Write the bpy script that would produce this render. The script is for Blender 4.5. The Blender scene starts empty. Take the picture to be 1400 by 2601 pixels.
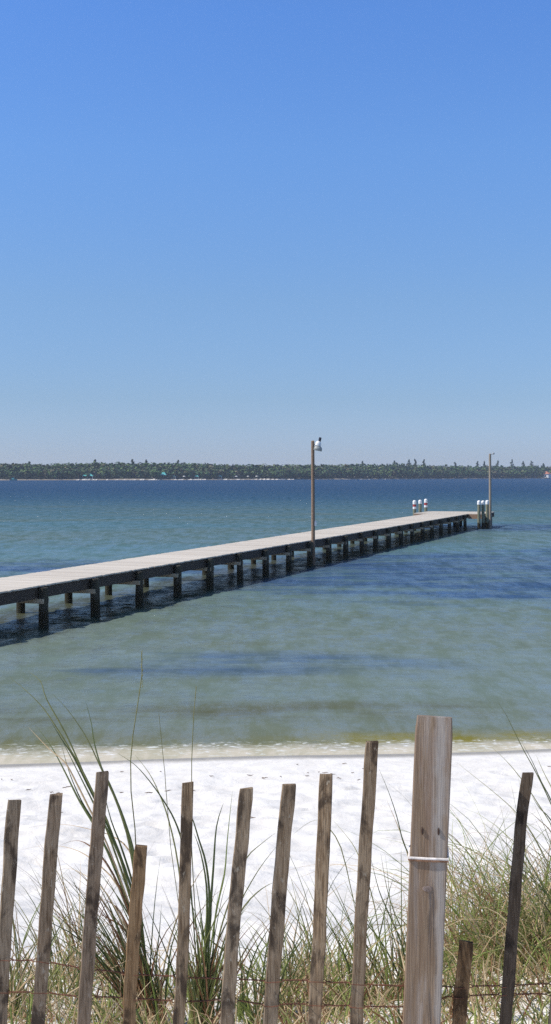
import bpy, math, random
from mathutils import Vector, noise, Matrix
R = random.Random(7)
S = bpy.context.scene
COL = S.collection
# ------------------------------------------------------------------ camera model
EYE, F, CX, YH = 4.0, 3140.0, 700.0, 1207.0      # eye height above the water, focal length / horizon in photo pixels
def at(px, py, D):                               # photo pixel + distance -> world point
    return Vector(((px-CX)/F*D, D, EYE-(py-YH)/F*D))
def ramp(x, pts):
    if x <= pts[0][0]: return pts[0][1]
    for (a, fa), (b, fb) in zip(pts, pts[1:]):
        if x <= b: return fa+(fb-fa)*(x-a)/(b-a)
    return pts[-1][1]
# ------------------------------------------------------------------ object helpers
def tag(o, label=None, cat=None, group=None, kind=None):
    if label: o['label'] = label
    if cat: o['category'] = cat
    if group: o['group'] = group
    if kind: o['kind'] = kind
    return o
def empty(name, loc=(0,0,0), rz=0):
    o = bpy.data.objects.new(name, None); COL.objects.link(o)
    o.location = loc; o.rotation_euler.z = rz; o.empty_display_size = .2
    return o
class MB:
    def __init__(s): s.v=[]; s.f=[]; s.m=[]; s.c=[]; s.mi=0; s.col=(1,1,1,1)
    def add(s, vs, fs):
        b = len(s.v); s.v += [tuple(v) for v in vs]; s.c += [s.col]*len(vs)
        for f in fs: s.f.append(tuple(b+i for i in f)); s.m.append(s.mi)
    def box(s, c, h, M=None):
        vs = [Vector((x*h[0], y*h[1], z*h[2])) for x in (-1,1) for y in (-1,1) for z in (-1,1)]
        if M is not None: vs = [M @ v for v in vs]
        c = Vector(c)
        s.add([v+c for v in vs], [(0,1,3,2),(4,6,7,5),(0,4,5,1),(2,3,7,6),(0,2,6,4),(1,5,7,3)])
    def tube(s, pts, rad, n=8, cap=True):
        pts = [Vector(p) for p in pts]
        if not isinstance(rad, (list, tuple)): rad = [rad]*len(pts)
        vs = []; up = Vector((.13,.31,1)).normalized()
        for i, p in enumerate(pts):
            d = (pts[min(i+1, len(pts)-1)]-pts[max(i-1, 0)]).normalized()
            u = d.cross(up if abs(d.dot(up)) < .95 else Vector((1,0,0))).normalized(); w = d.cross(u)
            for k in range(n):
                a = 2*math.pi*k/n
                vs.append(p+(u*math.cos(a)+w*math.sin(a))*rad[i])
        fs = [(i*n+k, i*n+(k+1)%n, (i+1)*n+(k+1)%n, (i+1)*n+k) for i in range(len(pts)-1) for k in range(n)]
        if cap: fs += [tuple(range(n))[::-1], tuple((len(pts)-1)*n+k for k in range(n))]
        s.add(vs, fs)
    def lathe(s, prof, c=(0,0,0), n=16, cap=True):   # prof (r, z)
        c = Vector(c); vs = []
        for r, z in prof:
            for k in range(n):
                a = 2*math.pi*k/n; vs.append(c+Vector((r*math.cos(a), r*math.sin(a), z)))
        fs = [(i*n+k, i*n+(k+1)%n, (i+1)*n+(k+1)%n, (i+1)*n+k) for i in range(len(prof)-1) for k in range(n)]
        if cap: fs += [tuple(range(n))[::-1], tuple((len(prof)-1)*n+k for k in range(n))]
        s.add(vs, fs)
    def ribbon(s, pts, w, side, fold=.35):           # tapered blade with a V fold
        n = len(pts); vs = []
        for i, p in enumerate(pts):
            t = i/(n-1)
            ww = w*(min(1, .45+t*3) if t < .3 else 1)*(1-t**2.2)+.0004
            d = (pts[min(i+1, n-1)]-pts[max(i-1, 0)])
            if d.length < 1e-6: d = Vector((0,0,1))
            d.normalize()
            sd = side-d*side.dot(d)
            sd = sd.normalized() if sd.length > 1e-4 else Vector((1,0,0))
            nr = d.cross(sd)
            vs += [p-sd*ww*.5+nr*ww*fold*.5, p-nr*ww*fold*.2, p+sd*ww*.5+nr*ww*fold*.5]
        fs = []
        for i in range(n-1):
            a = i*3; fs += [(a, a+1, a+4, a+3), (a+1, a+2, a+5, a+4)]
        s.add(vs, fs)
    def build(s, name, mats, parent=None, smooth=False, colattr=False, loc=None):
        me = bpy.data.meshes.new(name)
        vs = s.v
        if loc is not None: L = Vector(loc); vs = [tuple(Vector(v)-L) for v in vs]
        me.from_pydata(vs, [], s.f)
        if not isinstance(mats, (list, tuple)): mats = [mats]
        for m in mats: me.materials.append(m)
        if len(mats) > 1: me.polygons.foreach_set('material_index', s.m)
        if colattr:
            a = me.color_attributes.new('tint', 'FLOAT_COLOR', 'POINT')
            a.data.foreach_set('color', [x for c in s.c for x in c])
        if smooth: me.polygons.foreach_set('use_smooth', [True]*len(me.polygons))
        me.update()
        o = bpy.data.objects.new(name, me); COL.objects.link(o)
        if parent: o.parent = parent
        if loc is not None: o.location = loc
        return o
# ------------------------------------------------------------------ node helpers
class N:
    def __init__(s, mat):
        mat.use_nodes = True; s.nt = mat.node_tree
        s.nt.nodes.clear()
    def n(s, t, **k):
        nd = s.nt.nodes.new(t)
        for a, b in k.items():
            if a.startswith('i_'):
                key = a[2:]; key = int(key) if key.isdigit() else key.replace('_', ' ')
                s.put(nd.inputs[key], b)
            else: setattr(nd, a, b)
        return nd
    def put(s, inp, v):
        if isinstance(v, bpy.types.NodeSocket): s.nt.links.new(v, inp)
        elif isinstance(v, bpy.types.Node): s.nt.links.new(v.outputs[0], inp)
        else: inp.default_value = v
    def math(s, op, a, b=0.0, c=None, clamp=False):
        nd = s.nt.nodes.new('ShaderNodeMath'); nd.operation = op; nd.use_clamp = clamp
        s.put(nd.inputs[0], a); s.put(nd.inputs[1], b)
        if c is not None: s.put(nd.inputs[2], c)
        return nd.outputs[0]
    def vmul(s, v, k):
        nd = s.nt.nodes.new('ShaderNodeVectorMath'); nd.operation = 'MULTIPLY'
        s.put(nd.inputs[0], v); nd.inputs[1].default_value = k
        return nd.outputs[0]
    def noise(s, v, scale, detail=4, rough=.55, dist=0):
        nd = s.nt.nodes.new('ShaderNodeTexNoise')
        s.put(nd.inputs['Vector'], v); nd.inputs['Scale'].default_value = scale
        nd.inputs['Detail'].default_value = detail; nd.inputs['Roughness'].default_value = rough
        nd.inputs['Distortion'].default_value = dist
        return nd.outputs[0]
    def ramp(s, f, stops, mode='LINEAR'):
        nd = s.nt.nodes.new('ShaderNodeValToRGB'); s.put(nd.inputs[0], f)
        cr = nd.color_ramp; cr.interpolation = mode
        while len(cr.elements) > 1: cr.elements.remove(cr.elements[-1])
        for i, (p, c) in enumerate(stops):
            e = cr.elements[0] if i == 0 else cr.elements.new(p)
            e.position = p
            e.color = (c, c, c, 1) if not isinstance(c, (tuple, list)) else (*c, 1)
        return nd.outputs[0]
    def mix(s, f, a, b, mode='MIX'):
        nd = s.nt.nodes.new('ShaderNodeMix'); nd.data_type = 'RGBA'; nd.blend_type = mode
        s.put(nd.inputs[0], f)
        for i, v in ((6, a), (7, b)):
            s.put(nd.inputs[i], (*v, 1) if isinstance(v, tuple) and len(v) == 3 else v)
        return nd.outputs[2]
    def smooth(s, x, a, b):
        nd = s.nt.nodes.new('ShaderNodeMapRange'); nd.interpolation_type = 'SMOOTHSTEP'
        s.put(nd.inputs[0], x); nd.inputs[1].default_value = a; nd.inputs[2].default_value = b
        return nd.outputs[0]
    def bsdf(s, col, rough=.8, bump=None, bd=.01, bs=1.0, spec=.3, **k):
        p = s.nt.nodes.new('ShaderNodeBsdfPrincipled')
        s.put(p.inputs['Base Color'], (*col, 1) if isinstance(col, tuple) else col)
        s.put(p.inputs['Roughness'], rough); s.put(p.inputs['Specular IOR Level'], spec)
        for a, b in k.items(): s.put(p.inputs[a.replace('_', ' ')], b)
        if bump is not None:
            b = s.nt.nodes.new('ShaderNodeBump'); b.inputs['Distance'].default_value = bd
            b.inputs['Strength'].default_value = bs; s.put(b.inputs['Height'], bump)
            s.nt.links.new(b.outputs[0], p.inputs['Normal'])
        return p
    def out(s, sh):
        o = s.nt.nodes.new('ShaderNodeOutputMaterial')
        s.put(o.inputs['Surface'], sh.outputs[0] if isinstance(sh, bpy.types.Node) else sh)
def M(name):
    m = bpy.data.materials.new(name); return m, N(m)
def plain(name, col, rough=.7, var=.25, scale=6, spec=.3, metal=0):
    m, n = M(name); tc = n.n('ShaderNodeTexCoord').outputs['Object']
    f = n.noise(tc, scale, 5)
    c = n.mix(n.smooth(f, .3, .7), tuple(x*(1-var) for x in col), tuple(min(1, x*(1+var)) for x in col))
    n.out(n.bsdf(c, rough, f, .003, .5, spec, Metallic=metal)); return m
# ------------------------------------------------------------------ materials
def m_picket():
    m, n = M('weathered_picket_wood')
    tc = n.n('ShaderNodeTexCoord').outputs['Object']; oi = n.n('ShaderNodeObjectInfo')
    off = n.n('ShaderNodeVectorMath', operation='ADD'); n.put(off.inputs[0], tc)
    rv = n.n('ShaderNodeCombineXYZ', i_0=n.math('MULTIPLY', oi.outputs['Random'], 37.), i_2=n.math('MULTIPLY', oi.outputs['Random'], 91.))
    n.put(off.inputs[1], rv.outputs[0]); v = off.outputs[0]
    g = n.noise(n.vmul(v, (1, 1, .045)), 330, 4, .6, .3)
    g2 = n.noise(n.vmul(v, (1, 1, .12)), 90, 4, .6, .8)
    st = n.noise(n.vmul(v, (1, 1, .4)), 17, 5, .62, .6)
    sp = n.noise(n.vmul(v, (1, 1, .5)), 70, 4, .7)
    c = n.mix(n.smooth(g, .32, .68), (.11,.077,.05), (.28,.215,.155))
    c = n.mix(n.smooth(g2, .35, .65), c, n.mix(.55, c, (.37,.31,.245)), 'MIX')
    c = n.mix(n.math('MULTIPLY', n.smooth(st, .49, .62), .85), c, (.045,.033,.026))
    c = n.mix(n.math('MULTIPLY', n.smooth(sp, .6, .7), .6), c, (.40,.38,.34))
    c = n.mix(1.0, c, oi.outputs['Color'], 'MULTIPLY')
    c = n.mix(1.0, c, (1.0,.95,.85), 'MULTIPLY')
    n.out(n.bsdf(c, .85, n.math('ADD', g, n.math('MULTIPLY', g2, .6)), .003, .9, .25)); return m
def m_post():
    m, n = M('treated_post_wood')
    tc = n.n('ShaderNodeTexCoord').outputs['Object']
    sx = n.n('ShaderNodeSeparateXYZ'); n.put(sx.inputs[0], tc)
    g = n.noise(n.vmul(tc, (1, 1, .03)), 260, 5, .6, .4)
    g2 = n.noise(n.vmul(tc, (1, 1, .09)), 42, 4, .6, .6)
    g3 = n.noise(n.vmul(tc, (1, 1, .25)), 14, 4, .6, .5)
    c = n.mix(n.smooth(g, .3, .7), (.17,.112,.07), (.275,.20,.135))
    c = n.mix(n.math('MULTIPLY', n.smooth(g2, .45, .68), .65), c, (.35,.30,.26))
    c = n.mix(n.math('MULTIPLY', n.smooth(g3, .52, .68), .5), c, (.20,.125,.08))
    # the long dark check that runs down from a knot, and a pale weathered streak over it
    wob = n.math('MULTIPLY', n.math('SUBTRACT', n.noise(n.vmul(tc, (0, 0, 1)), 9, 4), .5), .035)
    xx = n.math('SUBTRACT', sx.outputs[0], wob)
    line = n.math('SUBTRACT', 1.0, n.smooth(n.math('ABSOLUTE', n.math('ADD', xx, .004)), .003, .014))
    vert = n.math('MULTIPLY', n.smooth(sx.outputs[2], -.62, -.5), n.math('SUBTRACT', 1.0, n.smooth(sx.outputs[2], -.46, -.42)))
    vert = n.math('ADD', vert, n.math('MULTIPLY', n.math('SUBTRACT', 1., n.smooth(sx.outputs[2], -.56, -.5)), .6), clamp=True)
    crack = n.math('MULTIPLY', n.math('MULTIPLY', line, vert), n.smooth(g2, .35, .55))
    pale = n.math('MULTIPLY', n.math('SUBTRACT', 1.0, n.smooth(n.math('ABSOLUTE', n.math('SUBTRACT', xx, .014)), .004, .02)), .45)
    c = n.mix(pale, c, (.42,.41,.39))
    c = n.mix(n.math('MULTIPLY', crack, .8), c, (.10,.08,.07))
    ed = n.math('MULTIPLY', n.smooth(n.math('ABSOLUTE', sx.outputs[0]), .036, .047), n.smooth(g2, .3, .6))
    c = n.mix(n.math('MULTIPLY', ed, .4), c, (.16,.11,.075))
    h = n.math('SUBTRACT', g, n.math('MULTIPLY', crack, 1.5))
    n.out(n.bsdf(c, .8, h, .0025, .8, .25)); return m
def m_deck():
    m, n = M('sun_bleached_planks')
    tc = n.n('ShaderNodeTexCoord').outputs['Object']
    geo = n.n('ShaderNodeNewGeometry')
    g = n.noise(n.vmul(tc, (1, 12, 1)), 6, 4, .6)
    c = n.mix(geo.outputs['Random Per Island'], (.52,.46,.385), (.66,.595,.50))
    c = n.mix(n.math('MULTIPLY', n.smooth(g, .5, .75), .4), c, (.36,.31,.27))
    n.out(n.bsdf(c, .85, g, .004, .6, .2)); return m
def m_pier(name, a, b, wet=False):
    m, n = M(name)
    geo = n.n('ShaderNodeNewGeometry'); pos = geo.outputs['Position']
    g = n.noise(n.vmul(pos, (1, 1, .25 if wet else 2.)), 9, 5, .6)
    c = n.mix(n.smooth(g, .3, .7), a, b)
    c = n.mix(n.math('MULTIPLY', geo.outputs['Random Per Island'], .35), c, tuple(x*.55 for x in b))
    if wet:
        sx = n.n('ShaderNodeSeparateXYZ'); n.put(sx.inputs[0], pos)
        z = n.math('ADD', sx.outputs[2], n.math('MULTIPLY', n.math('SUBTRACT', g, .5), .35))
        c = n.mix(n.math('SUBTRACT', 1., n.smooth(z, .40, .55)), c, (.026,.021,.009))
        c = n.mix(n.math('SUBTRACT', 1., n.smooth(z, .02, .16)), c, (.03,.028,.014))
    n.out(n.bsdf(c, .8, g, .01, .5, .25)); return m
def m_sand():
    m, n = M('white_quartz_sand')
    pos = n.n('ShaderNodeNewGeometry').outputs['Position']
    sx = n.n('ShaderNodeSeparateXYZ'); n.put(sx.inputs[0], pos)
    big = n.noise(pos, .7, 4, .5); mid = n.noise(n.vmul(pos, (1, .8, 1)), 3.2, 4, .55, .3); fine = n.noise(pos, 55, 3, .6)
    c = n.mix(n.smooth(mid, .3, .7), (.72,.68,.62), (.80,.765,.71))
    c = n.mix(n.math('MULTIPLY', n.smooth(fine, .62, .75), .2), c, (.48,.45,.40))
    # wet rim at the water's edge
    wet = n.math('SUBTRACT', 1., n.smooth(n.math('ADD', sx.outputs[2], n.math('MULTIPLY', n.math('SUBTRACT', big, .5), .03)), .012, .05))
    c = n.mix(n.math('MULTIPLY', wet, .9), c, (.30,.27,.22))
    h = n.math('ADD', n.math('MULTIPLY', mid, 1.), n.math('MULTIPLY', fine, .08))
    n.out(n.bsdf(c, n.mix(wet, (.9,.9,.9), (.45,.45,.45)), h, .045, .75, .2)); return m
def m_water():
    m, n = M('sea_water')
    pos = n.n('ShaderNodeNewGeometry').outputs['Position']
    sx = n.n('ShaderNodeSeparateXYZ'); n.put(sx.inputs[0], pos)
    X, Y = sx.outputs[0], sx.outputs[1]
    lg = n.math('LOGARITHM', n.math('MAXIMUM', Y, 1.), 10.)
    # wind streaks and slicks, fractal down to ripple size
    st = n.noise(n.vmul(pos, (.022, .085, 1)), 1., 11, .68, .3)
    rp = n.noise(n.vmul(pos, (1.1, .30, 1)), 1., 8, .78, .2)
    st2 = n.noise(n.vmul(pos, (.16, .5, 1)), 1., 5, .6, .2)
    lgd = n.math('ADD', lg, n.math('MULTIPLY', n.math('SUBTRACT', st, .5), .16))
    f = n.math('MULTIPLY', n.math('SUBTRACT', lgd, 1.2), 1/1.8)
    def D(d): return (math.log10(d)-1.2)/1.8
    c = n.ramp(f, [(D(18.5), (.20,.20,.13)), (D(20), (.195,.23,.19)), (D(23), (.19,.245,.225)), (D(32), (.18,.232,.21)),
                   (D(48), (.125,.215,.225)), (D(95), (.078,.165,.20)), (D(150), (.050,.125,.18)), (D(210), (.026,.080,.145)), (D(330), (.014,.055,.130)), (D(900), (.012,.052,.130))])
    gr = n.math('MULTIPLY', n.smooth(st, .35, .7), n.math('SUBTRACT', 1., n.smooth(lg, 2.1, 2.35)))
    c = n.mix(n.math('MULTIPLY', gr, .5), c, (.135,.15,.075))
    cl = n.noise(n.vmul(pos, (.35, .8, 1)), .9, 6, .7, .5)
    c = n.mix(n.math('MULTIPLY', n.smooth(cl, .5, .72), .35), c, (.14,.14,.07))
    st3 = n.noise(n.vmul(pos, (.13, .62, 1)), 1., 9, .70, .4)
    # seagrass beds on the bottom show blue through the shallows
    def bed(cx, cy, rx, ry, s0, s1, warp):
        a = n.math('DIVIDE', n.math('SUBTRACT', X, cx), rx); b = n.math('DIVIDE', n.math('SUBTRACT', Y, cy), ry)
        d = n.math('ADD', n.math('MULTIPLY', a, a), n.math('MULTIPLY', b, b))
        d = n.math('ADD', d, n.math('MULTIPLY', n.math('SUBTRACT', st2, .5), warp))
        return n.math('MULTIPLY', n.math('SUBTRACT', 1., n.smooth(d, s0, s1)), n.math('MULTIPLY_ADD', n.smooth(st3, .36, .56), .74, .26))
    mask = None
    for e in ((9, 51, 14.5, 12.5, .45, 1.25, 2.2), (-9.5, 53, 9, 5, .3, 1.2, 2.4), (.2, 26.4, 3.9, 1.6, -.8, 1.7, 4.2), (-1.4, 25.2, 2.8, .9, -.8, 1.6, 4.), (30, 60, 22, 14, .4, 1.2, 2.), (-40, 60, 25, 10, .3, 1.2, 2.),(18, 95, 12, 9, .1, 1.2, 2.), (-12, 27, 4, 1.5, .1, 1.1, 2.)):
        b = bed(*e); mask = b if mask is None else n.math('MAXIMUM', mask, b)
    c = n.mix(n.math('MULTIPLY', mask, 1.), c, (.045,.090,.18))
    # shade under the pier, painted into the water colour as an olive-brown strip
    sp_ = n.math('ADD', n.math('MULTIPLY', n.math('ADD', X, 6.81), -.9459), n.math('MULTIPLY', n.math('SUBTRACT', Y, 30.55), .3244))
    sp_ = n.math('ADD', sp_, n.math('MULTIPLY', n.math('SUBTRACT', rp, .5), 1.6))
    pier_shade = n.math('MULTIPLY', n.smooth(sp_, -1.3, -.3), n.math('SUBTRACT', 1., n.smooth(sp_, 2.3, 3.4)))
    pier_shade = n.math('MULTIPLY', pier_shade, n.math('MULTIPLY', n.smooth(Y, 22., 28.), n.math('SUBTRACT', 1., n.smooth(Y, 88., 96.))))
    c = n.mix(n.math('MULTIPLY', pier_shade, .8), c, (.060,.055,.022))
    # olive weed washing in at the edge
    sh = n.math('SUBTRACT', Y, n.math('ADD', n.math('MULTIPLY', X, .075), 17.62))       # metres out from the waterline
    shn = n.math('ADD', sh, n.math('MULTIPLY', n.math('SUBTRACT', n.noise(n.vmul(pos, (.5, 1, 1)), 1.4, 4, .6), .5), .9))
    ol = n.math('MULTIPLY', n.smooth(shn, .5, .75), n.math('SUBTRACT', 1., n.smooth(shn, 1.0, 1.75)))
    c = n.mix(n.math('MULTIPLY', ol, n.math('ADD', .22, n.math('MULTIPLY', n.smooth(X, -.3, 1.8), .78))), c, (.24,.20,.022))
    ol2 = n.math('MULTIPLY', n.smooth(sh, 1.9, 3.), n.math('SUBTRACT', 1., n.smooth(sh, 3.4, 4.6)))
    c = n.mix(n.math('MULTIPLY', n.math('MULTIPLY', ol2, n.smooth(st2, .4, .6)), .8), c, (.12,.115,.055))
    # thin water over sand, and lace foam, in the last metre
    thin = n.math('SUBTRACT', 1., n.smooth(shn, .25, .95))
    c = n.mix(n.math('MULTIPLY', thin, .92), c, (.62,.55,.43))
    fn = n.noise(n.vmul(pos, (.7, 1.2, 1)), 9, 6, .7, .6)
    fm = n.math('MULTIPLY', n.smooth(fn, .50, .66), n.math('MULTIPLY', n.math('SUBTRACT', 1., n.smooth(shn, .75, 1.1)), n.smooth(shn, .0, .3)))
    c = n.mix(n.math('MULTIPLY', fm, .9), c, (.82,.82,.80))
    # ripples: three sizes of wind wave
    w1 = n.noise(n.vmul(pos, (.7, 1, 1)), 1.1, 7, .66, .4)
    w2 = n.noise(n.vmul(pos, (.5, 1, 1)), 5.5, 4, .6, .3)
    w3 = n.noise(n.vmul(pos, (.6, 1, 1)), .22, 3, .5)
    h = n.math('ADD', n.math('ADD', w1, n.math('MULTIPLY', w2, .16)), n.math('MULTIPLY', w3, 1.6))
    near = n.math('MULTIPLY', n.math('SUBTRACT', 1., n.math('MULTIPLY', n.smooth(sh, 6., .0), .75)), n.math('ADD', .3, n.math('MULTIPLY', n.smooth(Y, 60., 130.), .7)))
    bp = n.n('ShaderNodeBump'); bp.inputs['Distance'].default_value = .5; n.put(bp.inputs['Height'], n.math('MULTIPLY', h, near))
    fr = n.n('ShaderNodeFresnel', i_IOR=1.33); n.nt.links.new(bp.outputs[0], fr.inputs['Normal'])
    # unresolved ripples tilt the surface towards the viewer far out, so reflectance stays well below a flat mirror's
    fac = n.math('MULTIPLY', n.math('MINIMUM', fr.outputs[0], .62), n.math('SUBTRACT', .62, n.math('MULTIPLY', n.smooth(lg, 1.9, 2.5), .24)))
    fac = n.math('MULTIPLY', fac, n.math('MULTIPLY_ADD', n.smooth(rp, .36, .64), 1.7, .25), clamp=True)
    fac = n.math('MULTIPLY', fac, n.math('SUBTRACT', 1., n.math('MULTIPLY', n.math('MAXIMUM', fm, thin), .8)))
    c = n.mix(n.math('MULTIPLY', n.math('SUBTRACT', 1., n.smooth(rp, .38, .60)), .7), c, n.mix(1., c, (.62,.66,.60), 'MULTIPLY'))
    df = n.n('ShaderNodeBsdfDiffuse'); n.put(df.inputs['Color'], c)
    gl_ = n.n('ShaderNodeBsdfGlossy'); gl_.inputs['Roughness'].default_value = .12; n.nt.links.new(bp.outputs[0], gl_.inputs['Normal'])
    p = n.n('ShaderNodeMixShader'); n.put(p.inputs[0], fac); n.nt.links.new(df.outputs[0], p.inputs[1]); n.nt.links.new(gl_.outputs[0], p.inputs[2])
    n.out(p); return m
def m_leaf(name, a, b, tr=.35):
    m, n = M(name)
    geo = n.n('ShaderNodeNewGeometry'); 
    c = n.mix(geo.outputs['Random Per Island'], a, b)
    g = n.noise(n.n('ShaderNodeTexCoord').outputs['Object'], 18, 3)
    c = n.mix(n.math('MULTIPLY', n.smooth(g, .5, .7), .35), c, tuple(x*.6 for x in a))
    d = n.bsdf(c, .6, None, spec=.3); t = n.n('ShaderNodeBsdfTranslucent'); n.put(t.inputs[0], c)
    mx = n.n('ShaderNodeMixShader'); mx.inputs[0].default_value = tr
    n.nt.links.new(d.outputs[0], mx.inputs[1]); n.nt.links.new(t.outputs[0], mx.inputs[2])
    n.out(mx); return m
def m_tinted(name, rough=.85):
    m, n = M(name)
    at_ = n.n('ShaderNodeAttribute', attribute_name='tint')
    g = n.n('ShaderNodeNewGeometry').outputs['Random Per Island']
    c = n.mix(n.math('ADD', .45, n.math('MULTIPLY', g, .55)), (.0,.0,.0), at_.outputs['Color'])
    n.out(n.bsdf(c, rough, spec=.15)); return m
PICK, POST, DECK = m_picket(), m_post(), m_deck()
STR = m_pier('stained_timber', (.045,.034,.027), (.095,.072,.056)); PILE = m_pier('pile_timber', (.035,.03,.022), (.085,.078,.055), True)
CAPB = m_pier('pale_cross_timber', (.42,.34,.23), (.56,.48,.36))
WING = m_pier('raw_timber', (.27,.16,.10), (.40,.27,.18))
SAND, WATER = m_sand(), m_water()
GREEN = m_leaf('green_blade', (.075,.10,.035), (.17,.20,.075)); OLIVE = m_leaf('olive_blade', (.20,.21,.07), (.36,.34,.15))
DRY = m_leaf('dry_blade', (.50,.35,.19), (.70,.56,.36), .3); RUSTY = m_leaf('russet_blade', (.18,.085,.04), (.32,.17,.09), .25)
LIME = m_leaf('yellow_green_blade', (.24,.30,.07), (.42,.46,.15), .45)
POLE = m_pier('pole_timber', (.20,.13,.085), (.30,.21,.145)); POLE2 = m_pier('grey_pole_timber', (.27,.22,.165), (.36,.31,.25))
WIRE = plain('rusty_wire', (.15,.06,.035), .8, .5, 60); BAND = plain('white_flaking_wire', (.74,.68,.62), .6, .2, 90)
WHITE = plain('white_plastic', (.80,.79,.76), .35, .05, 5, .5); GREYM = plain('grey_metal', (.30,.31,.32), .45, .2, 9, .5); DARKM = plain('dark_plastic', (.03,.032,.045), .4, .2, 9)
RED = plain('red_reflector', (.42,.05,.05), .5, .2); NAIL = plain('rusty_nail', (.05,.028,.02), .8, .2)
FROST, _n = M('translucent_bowl'); _b = _n.bsdf((.50,.52,.50), .35, None, spec=.5); _t = _n.n('ShaderNodeBsdfTranslucent'); _t.inputs[0].default_value = (.55,.57,.55,1)
_m = _n.n('ShaderNodeMixShader'); _m.inputs[0].default_value = .4; _n.nt.links.new(_b.outputs[0], _m.inputs[1]); _n.nt.links.new(_t.outputs[0], _m.inputs[2]); _n.out(_m)
FOL, BARK = m_tinted('far_foliage'), plain('bark', (.15,.12,.10), .9, .3, 1)
# ------------------------------------------------------------------ beach and dune
PROF = [(-60, 3.0), (-8, 2.7), (0, 2.5), (3.2, 2.40), (4, 2.24), (5, 1.97), (6, 1.70), (8, 1.20), (10, .86), (14, .36), (16, .15), (17.6, .0), (18.6, -.10), (22, -.45), (40, -1.6), (90, -3)]
PR = {}
for _ in range(17):                                # trails of footprints over the beach
    fx, fy, fa = R.uniform(-7, 7), R.uniform(7, 16), R.choice((0, math.pi))+R.gauss(0, .35)
    for i in range(R.randint(8, 22)):
        fx += .62*math.cos(fa); fy += .62*math.sin(fa); fa += R.gauss(0, .05); sgn = (i % 2)*2-1
        p_ = (fx-sgn*.13*math.sin(fa), fy+sgn*.13*math.cos(fa), fa+R.gauss(0, .15), R.uniform(.025, .05))
        if 6.5 < p_[1] < 16.3:
            for cx in (-1, 0, 1):
                for cy in (-1, 0, 1): PR.setdefault((int(p_[0]//.4)+cx, int(p_[1]//.4)+cy), []).append(p_)
def prints(x, y):
    z = 0
    for fx, fy, fa, dp in PR.get((int(x//.4), int(y//.4)), ()):
        dx, dy = x-fx, y-fy; u = dx*math.cos(fa)+dy*math.sin(fa); v = -dx*math.sin(fa)+dy*math.cos(fa)
        q = (u/.16)**2+(v/.075)**2
        if q < 5: z += -dp*math.exp(-q)+dp*.45*math.exp(-(math.sqrt(q)-1.5)**2*4)
    return z
def sand_z(x, y):
    ys = y-.075*x if abs(x) < 25 else y-.075*25*(1 if x > 0 else -1)
    ys += .18*noise.noise(Vector((x*.35, 3.3, 0)))+.5*noise.noise(Vector((x*.06, 8.3, 0)))-.5*noise.noise(Vector((0, 8.3, 0)))
    w = max(0, min(1, (y-5)/12)); yy = y*(1-w)+ys*w
    z = ramp(yy, PROF)
    k = max(0, min(1, (17-yy)/3))
    z += k*(.05*noise.noise(Vector((x*.8, y*.8, 0)))+.036*noise.noise(Vector((x*2.6, y*2.6, 4)))+.026*noise.noise(Vector((x*6.5, y*6.5, 9)))+.012*abs(noise.noise(Vector((x*11, y*9, 2)))))
    z += prints(x, y)
    if y < 9:
        z += .16*math.exp(-((x-1.35)**2/.5+(y-4.6)**2/1.1))*1.3
    return z
def grid(xs, ys, fz, name, mat, smooth=True):
    mb = MB(); nx = len(xs)
    mb.v = [(x, y, fz(x, y)) for y in ys for x in xs]
    mb.f = [(j*nx+i, j*nx+i+1, (j+1)*nx+i+1, (j+1)*nx+i) for j in range(len(ys)-1) for i in range(nx-1)]
    return mb.build(name, mat, smooth=smooth)
xs = [-5000, -1500, -500, -150, -80, -50, -35, -25, -18]+[-13+.5*i for i in range(14)]+[-6+i*.06 for i in range(1, 200)]+[6+.5*i for i in range(1, 17)]+[18, 25, 35, 50, 80, 150, 500, 1500, 5000]
ys = [-300, -100, -50, -25, -12, -6, -3, -1, 0, 1, 2]+[2.3+i*.06 for i in range(60)]+[5.9+i*.08 for i in range(1, 156)]+[18.6, 19, 20, 22, 26, 32, 40, 60, 90, 200, 600, 1500, 3000, 5500]
tag(grid(xs, ys, sand_z, 'beach_sand', SAND), 'white sand beach and dune running down to the water', 'sand', kind='structure')
wys = [12, 14, 15.5, 16.2]
while wys[-1] < 125: wys.append(wys[-1]+max(.085, .0034*wys[-1]))
wys += [135, 150, 180, 230, 300, 450, 700, 1000, 1600, 3000, 5500]
us = [-1+i/150 for i in range(301)]
def wave(x, y):
    q = x
    h = .020*noise.noise(Vector((x*.5, y*1.25, 0)))+.019*noise.noise(Vector((q*1.5, y*2.4, 5)))+.011*noise.noise(Vector((x*3.6, y*4.6, 9)))+.020*noise.noise(Vector((x*.11, y*.45, 14)))
    gust = .55+.9*max(0, noise.noise(Vector((x*.04, y*.07, 30)))+.35)
    return h*gust*1.45
mb = MB(); rowx = []
for y in wys:
    hw = .27*min(y, 140)+2.5
    rowx = [-5000, -1500, -400, -150, -70, -hw*1.25]+[u*hw for u in us]+[hw*1.25, 70, 150, 400, 1500, 5000]
    f_ = max(0, min(1, (y-17.8)/5))*.85+.15
    f_ *= max(0, min(1, (125-y)/15))
    for x in rowx: mb.v.append((x, y, (wave(x, y)*f_*max(0, min(1, (hw*1.05-abs(x))/2)) if f_ > 0 and abs(x) < hw*1.05 and y > 16.3 else 0)))
nx = len(rowx); mb.m = []
mb.f = [(j*nx+i, j*nx+i+1, (j+1)*nx+i+1, (j+1)*nx+i) for j in range(len(wys)-1) for i in range(nx-1)]
tag(mb.build('sea', WATER, smooth=True), 'calm rippled blue green water of the bay', 'water', kind='structure')
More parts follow.
